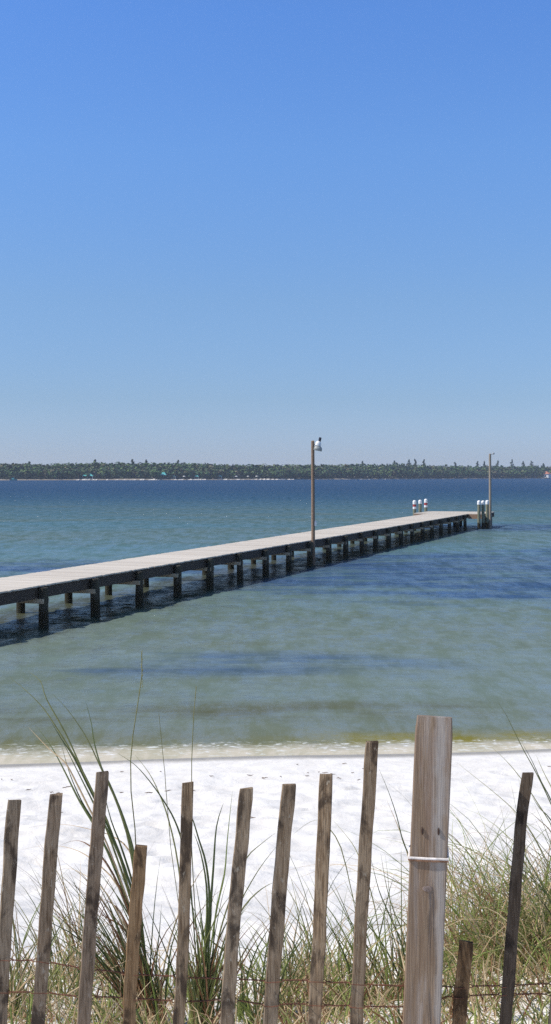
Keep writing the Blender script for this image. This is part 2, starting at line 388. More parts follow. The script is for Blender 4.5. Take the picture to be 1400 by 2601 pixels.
# wrack: dark scraps along the high-water line
mb = MB()
for _ in range(55):
    if R.random() < .6: x, y = R.uniform(-4.2, -1.2), R.gauss(15, .7)
    else: x, y = R.gauss(.7, .7), R.gauss(15.7, .35)
    if R.random() < .3: x, y = R.uniform(-5, 5), R.uniform(12.5, 16.3)
    if abs(x) > 5.5: continue
    z = sand_z(x, y); L = R.uniform(.012, .05); a = R.uniform(-.6, .6)
    p = [Vector((x+L*math.cos(a)*t, y+L*math.sin(a)*t+.01*R.random(), z+.008+.012*R.random())) for t in (-1, -.3, .4, 1)]
    mb.tube(p, [.002, .006, .005, .002], 5)
WR = plain('dry_seaweed', (.20,.15,.12), .9, .4, 20)
tag(mb.build('beach_wrack', WR), 'dark scraps of dried seaweed scattered along the upper beach', 'seaweed', kind='stuff')
# ------------------------------------------------------------------ pier
O0 = Vector((-6.81, 30.55, 0)); UD = Vector((.3244, .9459, 0)); LD = Vector((-.9459, .3244, 0))
DZ = 1.12
def P(t, s, z=0): return O0+UD*t+LD*s+Vector((0, 0, z))
def width(t): return ramp(t, [(-30, 2.1), (0, 2.1), (65, 2.92)])
BM = Matrix((LD, UD, Vector((0, 0, 1)))).transposed()       # local x = across, y = along
pier = tag(empty('wooden_pier', P(0, 0)), 'long bleached wooden pier on dark pilings reaching out from the left across the water', 'pier')
pl = P(0, 0)
def rel(mb): mb.v = [tuple(Vector(v)-pl) for v in mb.v]; return mb
mb = MB(); t = -24.0
while t < 65.2:
    w = width(t); e1, e2 = R.gauss(0, .012), R.gauss(0, .012)
    mb.box(P(t+.07, w/2+(e1+e2)/2, DZ-.02+R.gauss(0, .0025)), (w/2+.05+(e1-e2)/2, .068, .02), BM); t += .143
rel(mb).build('deck_planks', DECK, pier)
mb = MB(); t = 65.3
while t < 70.7:
    mb.box(P(t+.07, 1.50, DZ-.017+R.gauss(0, .003)), (2.62+R.gauss(0, .01), .068, .02), BM); t += .143
rel(mb).build('landing_planks', DECK, pier)
for side in (0, 1):
    mb = MB(); t = -24.
    while t < 65:
        ln = min(2.925, 65.2-t); w = width(t+ln/2)
        s = .03 if side == 0 else w-.03
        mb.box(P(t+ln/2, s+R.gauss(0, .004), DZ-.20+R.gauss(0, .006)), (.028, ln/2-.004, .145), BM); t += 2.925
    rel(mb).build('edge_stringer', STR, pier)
mb = MB()
for s in (.75, 1.4):
    mb.box(P(20.5, s, DZ-.19), (.03, 44.4, .13), BM)
rel(mb).build('inner_stringer', STR, pier)
T0, TS = 1.92, 2.925
for k in range(-5, 22):
    t = T0+TS*k; w = width(t)
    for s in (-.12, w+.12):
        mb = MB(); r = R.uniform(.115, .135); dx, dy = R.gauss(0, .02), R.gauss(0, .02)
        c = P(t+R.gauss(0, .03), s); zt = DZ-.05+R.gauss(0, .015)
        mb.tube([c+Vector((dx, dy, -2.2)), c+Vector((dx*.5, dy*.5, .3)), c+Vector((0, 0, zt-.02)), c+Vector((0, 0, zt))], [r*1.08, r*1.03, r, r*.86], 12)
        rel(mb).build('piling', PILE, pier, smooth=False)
    mb = MB()
    for dt in (-.135, .135):
        mb.box(P(t+dt, w/2, DZ-.405), (w/2+.2, .03, .062), BM)
    rel(mb).build('cross_beam', CAPB, pier)
# landing frame
for (ta, tb, sa, sb, m_) in ((65.26, 65.26, -1.1, -.03, WING), (65.26, 65.26, width(65)+.05, 4.1, WING), (70.72, 70.72, -1.1, 4.1, STR)):
    mb = MB(); mb.box(P(ta, (sa+sb)/2, DZ-.21), (abs(sb-sa)/2, .03, .165), BM)
    tag(rel(mb).build('landing_joist', m_, pier), 'reddish raw timber joist facing the shore' if m_ is WING else None)
for s in (-1.07, 4.07):
    mb = MB(); mb.box(P(68., s, DZ-.21), (.03, 2.68, .16), BM); rel(mb).build('landing_joist', STR, pier)
mb = MB()
for s in (.3, 1.5, 2.8): mb.box(P(68., s, DZ-.2), (.03, 2.6, .14), BM)
rel(mb).build('inner_stringer', STR, pier)
for t_, s_ in ((67.9, -.86), (70.5, -.86), (67.9, 1.5), (70.5, 1.5), (67.4, 3.9), (70.3, 3.9), (65.5, 3.9)):
    mb = MB(); c = P(t_, s_); mb.tube([c+Vector((0, 0, -2.2)), c+Vector((0, 0, DZ-.06))], [.135, .12], 12)
    rel(mb).build('piling', PILE, pier)
# ------------------------------------------------------------------ capped mooring piles
def mooring(t, s, label, group, ztop=2.10, bands=False, lean=(0, 0)):
    c = P(t, s); r = .125
    e = tag(empty('mooring_pile', c), label, 'piling', group)
    mb = MB(); L = Vector((lean[0], lean[1], 0))
    mb.tube([Vector((0,0,-2.2))-L, Vector((0,0,.5)), Vector((0,0,ztop-.27))+L], [r*1.06, r*1.02, r*.97], 14)
    mb.build('shaft', PILE3, e)
    mb = MB(); mb.lathe([(r*1.06, -.06), (r*1.10, -.05), (r*1.10, .17), (r*.95, .21), (r*.4, .25), (.003, .26)], L+Vector((0,0,ztop-.28)), 16)
    mb.build('cap', WHITE, e, smooth=False)
    if bands:
        mb = MB(); mb.lathe([(r*1.02, 0), (r*1.02, .16)], L+Vector((0,0,ztop-.52)), 14, False); mb.build('red_band', RED, e)
        mb = MB(); mb.lathe([(r*1.03, 0), (r*1.03, .17)], L+Vector((0,0,ztop-.70)), 14, False); mb.build('white_band', WHITE, e)
    return e
PILE3 = m_pier('greenish_pile_timber', (.15,.155,.10), (.25,.25,.17), True)
gl, gr_ = 'white capped piles at the left of the pier head', 'white capped piles at the right corner of the pier head'
mooring(66.8, 4.40, 'white capped pile with red band, closest to shore left of the pier head', gl, bands=True)
mooring(68.65, 4.36, 'white capped pile without red band, middle of three left of the pier head', gl)
mooring(70.5, 4.30, 'white capped pile with red band, farthest out left of the pier head', gl, 2.14, bands=True)
mooring(64.75, -.92, 'white capped pile beside the reddish end joist, right corner of the pier head', gr_, 2.16)
mooring(65.02, -1.17, 'white capped pile squeezed between two others at the right corner of the pier head', gr_, 2.15)
mooring(65.8, -1.36, 'white capped pile right next to the far lamp post at the pier head', gr_, 2.16)
# ------------------------------------------------------------------ lamp posts
def lamp_post(t, s, htop, r, mat, label, full=True):
    c = P(t, s); e = tag(empty('lamp_post', c), label, 'lamp post')
    mb = MB(); pts = [Vector((R.gauss(0,.006), R.gauss(0,.006), z)) for z in (-2.2, 0, .8, 1.8, 2.8, 3.8, 4.8, htop-.02)]
    mb.tube([(.035, 0, -2.2)]+[(.03-.03*i/7, R.gauss(0,.005), p.z) for i, p in enumerate(pts[1:])]+[(0, 0, htop)], [r*1.15, r*1.12, r*1.08, r*1.04, r, r*.98, r*.95, r*.93, r*.8], 14)
    mb.build('pole', mat, e)
    z = htop
    if full:
        mb = MB(); mb.tube([(r*.7, 0, z-.15), (r+.10, 0, z-.14), (r+.16, 0, z-.12), (r+.21, 0, z-.10)], .022, 8); mb.build('arm', GREYM, e)
        h = empty('lamp_head', (r+.17, 0, z-.13)); h.parent = e; h.rotation_euler = (0, .22, 0)
        mb = MB(); mb.lathe([(.10, -.10), (.14, -.08), (.135, .02), (.09, .10), (.055, .13), (.003, .135)], (0,0,0), 18); mb.build('ballast_housing', WHITE, h, smooth=False)
        mb = MB(); mb.lathe([(.03, .10), (.058, .12), (.06, .28), (.05, .30), (.003, .305)], (.03,0,.0), 14); mb.build('photocell', DARKM, h)
        mb = MB(); mb.lathe([(.10, -.09), (.15, -.12), (.185, -.18), (.195, -.30), (.188, -.30), (.178, -.185), (.143, -.128), (.09, -.10)], (.03,0,0), 20, False); mb.build('shade', FROST, h, smooth=True)
        mb = MB(); mb.box((r+.05, 0, 1.85), (.045, .05, .10)); mb.box((r+.05, 0, 1.97), (.02, .02, .04)); mb.build('outlet_box', WHITE, e)
    else:
        mb = MB(); mb.tube([(r*.6, 0, z-.05), (r+.08, 0, z-.02), (r+.13, 0, z+.03)], .025, 8); mb.build('arm', GREYM, e)
        mb = MB(); mb.lathe([(.05, -.07), (.085, -.05), (.085, .03), (.05, .08), (.003, .09)], (r+.17, 0, z+.02), 14); mb.build('lamp_head', GREYM, e)
    return e
lamp_post(25.72, -.12, 5.52, .078, POLE, 'tall brown wooden lamp post with white lamp standing halfway along the pier')
lamp_post(66.15, -1.5, 5.60, .095, POLE2, 'grey wooden lamp post with small lamp at the far end of the pier', False)
# ------------------------------------------------------------------ far shore
SH = [(-5000, 700), (-900, 820), (-450, 900), (-215, 966), (-100, 1020), (0, 1092), (120, 1230), (337, 1513), (700, 1900), (1500, 2300), (5000, 2600)]
def shore(x): return ramp(x, SH)
LAND = plain('far_sand_bank', (.27,.23,.18), .9, .25, .03); WSAND = plain('far_white_sand', (.60,.56,.50), .9, .1, .05)
mb = MB(); lx = [-4900, -2500, -1400]+[-900+20*i for i in range(100)]+[1300, 1700, 2500, 4900]
rows = [(-6, -2.), (0, .1), (5, .9+.0), (16, 1.5), (60, 2.2), (400, 3), (2300, 4)]
for x in lx:
    j = 3*noise.noise(Vector((x*.02, 0, 0)))
    for d, z in rows: mb.v.append((x, shore(x)+d+j*(1 if d < 20 else 0), z+(.5*noise.noise(Vector((x*.03, d, 1))) if 0 < d < 100 else 0))); mb.c.append((1,1,1,1))
nr = len(rows)
for i in range(len(lx)-1):
    for k in range(nr-1): mb.f.append((i*nr+k, (i+1)*nr+k, (i+1)*nr+k+1, i*nr+k+1)); mb.m.append(0)
tag(mb.build('far_shore', LAND, smooth=True), 'low sandy bank of the far shore', 'land', kind='structure')
def px2x(px):                                     # where the sight line of a photo column meets the far shore
    r = (px-CX)/F; lo, hi = -900., 1500.
    for _ in range(40):
        m_ = (lo+hi)/2
        if m_-r*shore(m_) < 0: lo = m_
        else: hi = m_
    return lo
def leafy(mb, c, rx, rz, n, q):
    for _ in range(n):
        while True:
            v = Vector((R.uniform(-1,1), R.uniform(-1,1), R.uniform(-1,1)))
            if .25 < v.length < 1: break
        p = Vector(c)+Vector((v.x*rx, v.y*rx, v.z*rz))
        nrm = (v+Vector((R.gauss(0,.5), R.gauss(0,.5), R.gauss(0,.5)+.4))).normalized()
        a = nrm.orthogonal().normalized(); b = nrm.cross(a); s_ = q*R.uniform(.6, 1.4)
        mb.add([p+a*s_, p+b*s_*.8, p-a*s_*.9, p-b*s_*.9], [(0,1,2,3)])
TOPS = [(0,1174.5),(60,1174),(130,1175),(180,1173),(240,1170.5),(260,1171),(300,1173),(340,1172),(380,1172),(410,1172),(455,1171),(500,1173),(540,1175),(570,1176),(620,1177),(660,1178),(700,1177),(780,1177),(860,1177),(900,1175),(960,1177),(1000,1174),(1020,1173),(1050,1177),(1100,1179),(1160,1180),(1200,1181),(1240,1180),(1300,1181),(1340,1179),(1400,1182)]
mb = MB()
PAL = [(.08,.135,.045), (.10,.15,.05), (.065,.115,.05), (.13,.15,.065), (.08,.12,.06), (.14,.13,.075)]
px = -60.
while px < 1480:
    x0 = px2x(px); D0 = shore(x0); top = (YH-ramp(px, TOPS))/F*D0+4
    for row in range(5):
        d = 12+row*10+R.uniform(-4, 4)
        hh = top*(1+.10*noise.noise(Vector((px*.035, row*3, 0)))-.02)*(.55+.14*row if row < 3 else .96)*(R.uniform(.85, 1.03) if row < 3 else R.uniform(.93, 1.02))
        x = x0+R.uniform(-3, 3); cr = R.uniform(2.6, 4.6)+(1.5 if row > 2 else 0)
        p = PAL[R.choice((0,0,1,1,2,2,3,4,4,5))]; k = R.uniform(.75, 1.5); mb.col = (p[0]*k, p[1]*k, p[2]*k, 1)
        D_ = D0+d; x = x/D0*D_
        leafy(mb, (x, D_, hh*.55+1), cr, hh*.42, 46, 1.2)
        mb.mi = 1; mb.col = (1,1,1,1)
        if row < 2 and R.random() < .25: mb.tube([(x+1.5, D_-3.0, 1.2), (x+1.8, D_-2.8, hh*.6)], .10, 4, False)
        mb.mi = 0
    px += R.uniform(3.3, 4.6)
# beyond the frame on either side the wood goes on, coarser
for x0, x1 in ((-900, px2x(-60)), (px2x(1480), 1400)):
    x = x0
    while x < x1:
        for row in range(2):
            p = PAL[R.randrange(6)]; k = R.uniform(.75, 1.4); mb.col = (p[0]*k, p[1]*k, p[2]*k, 1)
            hh = R.uniform(11, 15); leafy(mb, (x, shore(x)+15+row*14, hh*.6+1), 5, hh*.42, 30, 1.7)
        x += 5
# low scrub at the bank's edge
px = -60.
while px < 1480:
    x0 = px2x(px); D0 = shore(x0)+R.uniform(5, 9); k = R.uniform(.8, 1.3); mb.col = (.06*k, .075*k, .04*k, 1)
    if R.random() < .75: leafy(mb, (x0, D0, 2.), 2.2, R.uniform(.8, 2.2), 10, .8)
    px += 4
tag(mb.build('far_wood', [FOL, BARK], colattr=True), 'dense green wood along the far shore', 'wood', kind='stuff')
EM = [(75,1172.5,'rounded dark tree standing just proud of the wood at the far left'), (243,1168,'bushy tree rising a little above the wood over the teal roofed pavilion'),
 (337,1167.5,'spiky treetop poking up from the wood right of the teal pavilion'), (372,1168.5,'small treetop above the wood left of the dark beach hut'),
 (452,1168.5,'small treetop above the wood right of the dark beach hut'), (920,1171.5,'thin treetop in the wood right of the near lamp post'), (1003,1171,'broad flat crowned tree above the wood left of the twin pines'),
 (1040,1168,'slender pine above the wood left of the two tallest'), (1056,1166.5,'tall ragged pine, left one of the pair above the wood behind the pier head'), (1076,1167.5,'tall ragged pine, right one of the pair above the wood behind the pier head'),
 (1158,1174,'thin pine halfway between the pine pair and the far lamp post'), (1214,1172,'pine immediately left of the far lamp post'), (1231,1171.5,'dark pine behind the top of the far lamp post'), (1264,1170.5,'pine just right of the far lamp post'),
 (1299,1167,'tallest pointed pine right of the far lamp post'), (1329,1172,'slim pine between the pointed pine and the broad one near the house'), (1350,1171,'broad dark pine beside the red roofed house'), (1381,1177,'rounded tree behind the red roofed house')]
for px, ty, lab in EM:
    x0 = px2x(px); D_ = shore(x0)+50; x = x0/shore(x0)*D_; h = (YH-ty)/F*D_+4
    e = tag(empty('pine_tree', (x, D_, 1.5)), lab, 'tree', 'pines standing above the far wood')
    h -= 1.5; mb = MB(); lx_ = R.uniform(-.5, .5)
    mb.tube([(0,0,-.5), (lx_*.4, 0, h*.5), (lx_, 0, h*.93)], [.28, .2, .08], 6)
    limbs = [(h*R.uniform(.6, .92), R.uniform(0, 6.28), R.uniform(1.2, 2.4)) for _ in range(7)]
    for z, a, l in limbs: mb.tube([(lx_*.8, 0, z), (lx_*.8+math.cos(a)*l, math.sin(a)*l, z+.5)], [.09, .04], 4)
    mb.build('trunk', BARK, e)
    mb = MB(); k = R.uniform(.7, 1.1); mb.col = (.07*k, .10*k, .055*k, 1)
    wide = 1.6 if 'broad' in lab or 'bushy' in lab or 'rounded' in lab else 1.
    for i in range(10):
        u = i/9; r_ = (1.9*(1-u)+.55)*R.uniform(.85, 1.3)*(wide if u < .9 else 1)*1.15
        if wide > 1: r_ = 3.2*math.sqrt(max(.08, 1-u**2))*R.uniform(.8, 1.1)
        leafy(mb, (lx_*u+R.gauss(0, .35+.5*(1-u)), R.gauss(0, .5), h*(.45+.52*u)), r_, h*.055*R.uniform(.8, 1.3), 34, .5)
    mb.build('crown', FOL, e, colattr=True)
# far buildings and things on the beach
TEAL = plain('teal_roof', (.12,.47,.45), .5, .1, .5); TEAL2 = plain('green_roof', (.14,.30,.27), .6, .1, .5); DWOOD = plain('dark_timber', (.05,.045,.04), .8, .2, 1)
BEIGE = plain('pale_wall', (.50,.46,.40), .8, .1, 1); REDR = plain('terracotta_roof', (.40,.16,.10), .8, .2, .6); WALL = plain('white_render', (.74,.73,.72), .8, .05, 1); GLASS = plain('dark_window', (.03,.04,.05), .15, .1, 1, .6)
def hip(mb, w, d, z0, z1, ridge):
    mb.add([(-w,-d,z0),(w,-d,z0),(w,d,z0),(-w,d,z0),(-ridge,0,z1),(ridge,0,z1)], [(0,1,5,4),(1,2,5),(2,3,4,5),(3,0,4),(3,2,1,0)])
def pavilion(px, w, h, lab, roof, setback=8, enclosed=False, gname=None):
    x = px2x(px); y = shore(x)+setback
    e = tag(empty('pavilion' if not enclosed else 'beach_hut', (x, y, 1.2)), lab, 'pavilion' if not enclosed else 'hut', gname)
    mb = MB(); hip(mb, w, w*.7, h*.55, h, w*.45); mb.build('roof', roof, e)
    for sx_ in (-.85, 0, .85):
        for sy in (-.6, .6):
            mb = MB(); mb.box((w*sx_, w*sy, h*.28-.5), (.15, .15, h*.28+.5)); mb.build('roof_post', WALL if not enclosed else DWOOD, e)
    mb = MB(); mb.box((0, 0, -.35), (w*.95, w*.65, .42)); mb.build('floor_slab', BEIGE, e)
    if enclosed: mb = MB(); mb.box((0, 0, h*.28), (w*.7, w*.45, h*.27)); mb.build('wall', DWOOD, e)
pavilion(220, 4.6, 4.0, 'open pavilion with a bright teal roof on the far beach', TEAL)
pavilion(412, 3.0, 5.2, 'dark beach hut on posts with a small teal roof at the far shore', TEAL, enclosed=True)
for q, l in ((440, 'tiny green roofed shelter just right of the dark beach hut'), (498, 'tiny teal roofed shelter alone on the far beach, second right of the dark hut'), (558, 'tiny teal roofed shelter farthest right on the far beach')):
    pavilion(q, 1.8, 2.9, l, TEAL2 if q == 440 else TEAL, 7, gname='small shelters on the far beach')
x = px2x(1384); e = tag(empty('beach_house', (x, shore(x)+10, 1.6), -.6), 'white house with terracotta hipped roof on the far shore at the right edge', 'house')
mb = MB(); mb.box((0, 0, 1.4), (9, 5, 2.4)); mb.box((-9.4, -3., .9), (2.4, 2.4, 1.9)); mb.build('wall', WALL, e)
mb = MB(); hip(mb, 9.9, 5.9, 3.8, 7.0, 5.2); mb.build('roof', REDR, e)
mb = MB(); hip(mb, 3.0, 3., 2.8, 4.3, .5); mb.v = [(a-9.6, b-3., c) for a, b, c in mb.v]; mb.build('roof', REDR, e)
for wx in (-5.5, -2.2, 1.5, 5.2):
    mb = MB(); mb.box((wx, -5.02, 1.7), (.9, .06, 1.2)); f_ = mb.build('window_frame', WALL, e)
    mb = MB(); mb.box((wx, -5.09, 1.7), (.75, .03, 1.05)); mb.build('pane', GLASS, f_)
mb = MB(); mb.box((0, -7.5, -.4), (8, 1.2, .5)); mb.build('terrace', BEIGE, e)
# white sand spits
mb = MB()
for a, b in ((195, 245), (272, 320), (331, 402), (445, 520), (560, 700), (705, 745), (900, 990), (1120, 1190)):
    for i in range(14):
        pxx = a+(b-a)*i/13; x = px2x(pxx); y = shore(x)+1+R.uniform(-1, 1); w = (px2x(b)-px2x(a))/13
        hgt = R.uniform(.1, .6)*(1 if b < 750 else .3)
        if noise.noise(Vector((pxx*.09, 7, 0))) < (-.12 if b < 760 else .05): continue
        vs = [(x-w*.6, y-4, -.1), (x+w*.6, y-4, -.1), (x+w*.6, y+3, hgt+.5), (x-w*.6, y+3, hgt+.5), (x-w*.6, y+9, .3), (x+w*.6, y+9, .3)]
        mb.add(vs, [(0,1,2,3), (3,2,5,4)])
tag(mb.build('sand_spit', WSAND), 'patches of white sand at the foot of the far wood', 'sand', kind='structure')
# parasols / small craft seen as pale specks
def parasol(px, lab, m_):
    x = px2x(px); e = tag(empty('beach_parasol', (x, shore(x)+4, 1.)), lab, 'parasol', 'parasols on the far beach')
    mb = MB(); mb.tube([(0,0,-.5), (0,0,2.3)], .05, 6); mb.build('pole', DWOOD, e)
    mb = MB(); mb.lathe([(1.35, 1.9), (.8, 2.3), (.02, 2.55)], (0,0,0), 10); mb.build('canopy', m_, e)
for q, lab in ((467, 'white parasol between the green and teal shelters'), (600, 'white parasol on the far beach straight above the second bay of sand'), (630, 'white parasol in the middle of the row of three'), (652, 'white parasol nearest the lamp post of the row of three')):
    parasol(q, {467: lab, 600: 'white parasol, leftmost of the row of three right of the shelters'}.get(q, lab+' right of the shelters'), WHITE)
c = at(38, 1220.2, 950); e = tag(empty('small_boat', (c.x, 945, 0)), 'small teal boat moored off the far shore near the left edge', 'boat')
mb = MB()
for i in range(9):
    u = i/8*2-1; wv = 1.0*(1-abs(u)**3*.9) if u > 0 else 1.0*(1-abs(u)**6*.3)
    mb.v += [(u*3, -wv, .75+.25*max(u,0)), (u*2.8, -wv*.6, -.2), (u*2.8, wv*.6, -.2), (u*3, wv, .75+.25*max(u,0))]; mb.c += [(1,1,1,1)]*4
for i in range(8):
    a = i*4
    for k in range(3): mb.f.append((a+k, a+4+k, a+5+k, a+k+1)); mb.m.append(0)
mb.f += [(0,1,2,3), (32,35,34,33)]; mb.m += [0,0]
mb.build('hull', TEAL2, e); mb = MB(); mb.box((-.4, 0, 1.2), (.9, .6, .7)); mb.build('cabin', TEAL, e); mb = MB(); mb.tube([(.2,0,.6),(.2,0,3.2)], .05, 6); mb.build('mast', GREYM, e)
# ------------------------------------------------------------------ sand fence
FD = 3.2
fence = tag(empty('sand_fence', (0, FD, 2.4)), 'weathered picket sand fence wired together across the foreground with one thick square post', 'fence')
#  points down the picket's centre line in the photo, width in photo px, tint, extra label
EXTRA = [([(c_, 1990+R.uniform(-50, 60)), (c_-14, 2200), (c_-28, 2400), (c_-40, 2601)], 34, (1, .97, .93), None) for c_ in (-290, -400, -500, -610, -720, 1680, 1785, 1890, 2000, 2110, 2215)]
PK = [([(38,2032),(29,2130),(12,2400),(0,2601)], 34, (1.,1.,1.), None), ([(143,2018),(134,2110),(112,2400),(96,2601)], 34, (1.,.97,.95), None),
 ([(260,1962),(249,2110),(230,2350),(212,2601)], 34, (.93,.9,.9), None), ([(359,2149),(350,2260),(338,2400),(327,2601)], 33, (.95,.78,.58), 'short brown picket, the lower one between the two tufts of beach grass'),
 ([(477,1988),(473,2110),(468,2350),(454,2601)], 30, (.92,.87,.8), None), ([(626,2003),(614,2130),(593,2350),(576,2601)], 35, (1.05,1.03,1.), None),
 ([(735,1992),(722,2110),(700,2400),(686,2601)], 36, (1.,.97,.93), None), ([(829,1967),(822,2130),(811,2380),(797,2601)], 34, (1.05,1.0,.93), None),
 ([(946,1883),(931,2110),(915,2380),(906,2601)], 33, (.95,.92,.88), None), ([(1184,2390),(1177,2470),(1170,2540),(1166,2601)], 36, (.85,.68,.50), 'short broken brown picket right of the post'),
 ([(1340,1963),(1322,2110),(1301,2350),(1284,2601)], 30, (.36,.35,.36), 'blackened picket right of the post'),
 ([(-72,2010),(-84,2200),(-100,2400),(-112,2601)], 34, (1,1,1), None), ([(-185,2060),(-195,2200),(-205,2400),(-215,2601)], 34, (.9,.9,.9), None),
 ([(1455,1990),(1440,2200),(1425,2400),(1410,2601)], 34, (.9,.88,.85), None), ([(1570,2020),(1550,2200),(1535,2400),(1525,2601)], 34, (1,.95,.9), None)]+EXTRA
def picket(pts, wpx, tint, lab, k):
    D = FD+R.uniform(-.012, .012); W = wpx/F*D
    top = at(*pts[0], D); pp = [at(a, b, D) for a, b in pts]
    pp.append(pp[-1]+(pp[-1]-pp[-2])*1.1); pp[-1].z = min(pp[-1].z, 2.25)
    L = [(p-q).length for p, q in zip(pp, pp[1:])]; tot = sum(L); n = 34; mb = MB(); vs = []
    sd = R.random()*50; dep = R.uniform(.0055, .0075); yaw = R.uniform(-.12, .12)-top.x/top.y
    for i in range(n+1):
        u = tot*i/n; j = 0
        while j < len(L)-1 and u > L[j]: u -= L[j]; j += 1
        p = pp[j].lerp(pp[j+1], u/L[j])
        w = W/2*(1+.07*noise.noise(Vector((i*.35, sd, 0)))+.03*noise.noise(Vector((i*1.3, sd, 5)))); d = dep*(1+.12*noise.noise(Vector((i*.5, sd, 9))))
        p = p+Vector((.0025*noise.noise(Vector((i*.3, sd, 20))), .006*noise.noise(Vector((i*.12, sd, 30))), 0))
        if i == 0: w *= .96; d *= .8
        b = .0018; tw = yaw+.10*noise.noise(Vector((i*.08, sd, 40))); ct, s_ = math.cos(tw), math.sin(tw)
        for (x, y) in ((-w+b,-d),(w-b,-d),(w,-d+b),(w,d-b),(w-b,d),(-w+b,d),(-w,d-b),(-w,-d+b)):
            slant = (.0012*(x/w)*R_top if i == 0 else 0)
            vs.append(p+Vector((x*ct-y*s_, x*s_+y*ct, slant+ (0.0012*R.gauss(0,1) if i == 0 else 0))))
    fs = [(i*8+k_, (i+1)*8+k_, (i+1)*8+(k_+1)%8, i*8+(k_+1)%8) for i in range(n) for k_ in range(8)]
    fs += [tuple(range(8)), tuple(n*8+k_ for k_ in range(8))[::-1]]
    mb.add(vs, fs)
    o = mb.build('picket', PICK, None, loc=top); o.parent = fence; o.location = top-Vector(fence.location); o.color = (*tint, 1)
    if lab: o['label'] = lab
    return pp, D
picks = []
for k, (pts, w, tint, lab) in enumerate(PK):
    R_top = R.uniform(-1, 1); picks.append((picket(pts, w, tint, lab, k), w))
# post
D = 3.13; a, b = at(1104, 1822, D), at(1071, 2601, D); ax = (b-a).normalized(); b2 = a+ax*1.15
W = 95/F*D/2; xa = Vector((1,0,0)); xa = (xa-ax*xa.dot(ax)).normalized(); ya = Vector((0,1,0))
mb = MB(); vs = []; n = 24; bv = .0035
for i in range(n+1):
    p = a+ax*(1.15*i/n); w = W*(1+.006*noise.noise(Vector((i*.4, 2, 2)))); 
    if i == 0: w -= .003
    for (x, y) in ((-w+bv,-w),(w-bv,-w),(w,-w+bv),(w,w-bv),(w-bv,w),(-w+bv,w),(-w,w-bv),(-w,-w+bv)): vs.append(p+xa*x+ya*(y+W))
    if i == 0: 
        
        for q in (3,4,5,6): vs[q] = vs[q]+Vector((0,0,-.014))
mb.add(vs, [(i*8+k, (i+1)*8+k, (i+1)*8+(k+1)%8, i*8+(k+1)%8) for i in range(n) for k in range(8)]+[tuple(range(8)), tuple(n*8+k for k in range(8))[::-1]])
post = mb.build('post', POST, None, loc=a); post.parent = fence; post.location = a-Vector(fence.location)
post.rotation_euler = (0, 0, -.125)
def pl_(px, py):  # on the post's front face, post-local
    return at(px, py, D)-a
mb = MB(); c = a+ax*((2181-1822)/F*D)-a
for off, rr in ((0, .0034), (.0052, .0030)):
    e_ = W+.0012; pts = []
    for (x, y) in ((-e_,-.0028),(0,-.004),(e_,-.0028),(e_,W),(e_,2*W+.003),(0,2*W+.003),(-e_,2*W+.003),(-e_,W),(-e_,-.0028)): pts.append(c+xa*x+ya*y+ax*(off-.0016*x/e_))
    mb.tube(pts, rr, 7)
    if off == 0:
        mb.build('wire_tie', BAND, post); mb = MB()
mb.build('rust_tie', plain('rust_orange_wire', (.22,.12,.07), .8, .4, 80), post)
for q, r_ in ((1073, 2111), (1114, 2111)):
    mb = MB(); p = pl_(q, r_); mb.tube([p+Vector((0,-.0018,-.010)), p+Vector((0,-.0024,-.004)), p+Vector((0,-.0024,.004)), p+Vector((.0005,-.0018,.009))], [.0008,.0028,.0026,.0008], 7); mb.build('nail', NAIL, post)
mb = MB(); p = pl_(1086, 2258); mb.lathe([(.003, -.0015), (.013, -.001), (.014, .0005), (.003, .001)], (0,0,0), 14)
mb.v = [(x*.9+p.x, z-.0006+p.y, y*.55+p.z) for x, y, z in mb.v]; mb.build('knot', plain('knot_wood', (.20,.15,.125), .8, .4, 130), post)
# wires: two strands that part round every picket and twist between them
WU = [(-800,2440),(-260,2425),(0,2436),(100,2440),(222,2461),(333,2473),(454,2481),(580,2486),(690,2491),(800,2490),(912,2499),(1022,2504),(1129,2505),(1170,2506),(1290,2503),(1400,2499),(2300,2480)]
WL = [(-800,2530),(-260,2515),(0,2519),(91,2519),(217,2532),(333,2534),(454,2544),(576,2539),(687,2552),(800,2550),(907,2557),(1023,2556),(1100,2545),(1139,2530),(1171,2531),(1290,2524),(1400,2526),(2300,2520)]
def xat(pts, y):
    for (x0,y0),(x1,y1) in zip(pts, pts[1:]):
        if y <= y1: return x0+(x1-x0)*(y-y0)/(y1-y0)
    return pts[-1][0]
for Wp in (WU, WL):
    yy = Wp[6][1]
    cs = sorted([(xat(pts, yy), w/2) for pts, w, *_ in PK])
    for ph in (0, 1):
        mb = MB(); pts = []; x = -790.
        while x < 2290:
            best = min(cs, key=lambda c_: abs(c_[0]-x)); dd = abs(best[0]-x); y = ramp(x, Wp)
            sag = .8*math.sin(x*.04)+.6*noise.noise(Vector((x*.03, yy, 0)))*3
            twist = x*.32+ph*math.pi
            if dd < best[1]+5: dy, dz = (-.0095 if ph == 0 else .0095), 0
            else: dy, dz = .0016*math.cos(twist), .0016*math.sin(twist)
            p = at(x, y+sag, FD); pts.append(p+Vector((0, dy, dz)))
            x += 4.0
        mb.tube(pts, .00115, 5); mb.v = [tuple(Vector(v)-Vector(fence.location)) for v in mb.v]
        mb.build('wire_strand', WIRE, fence)
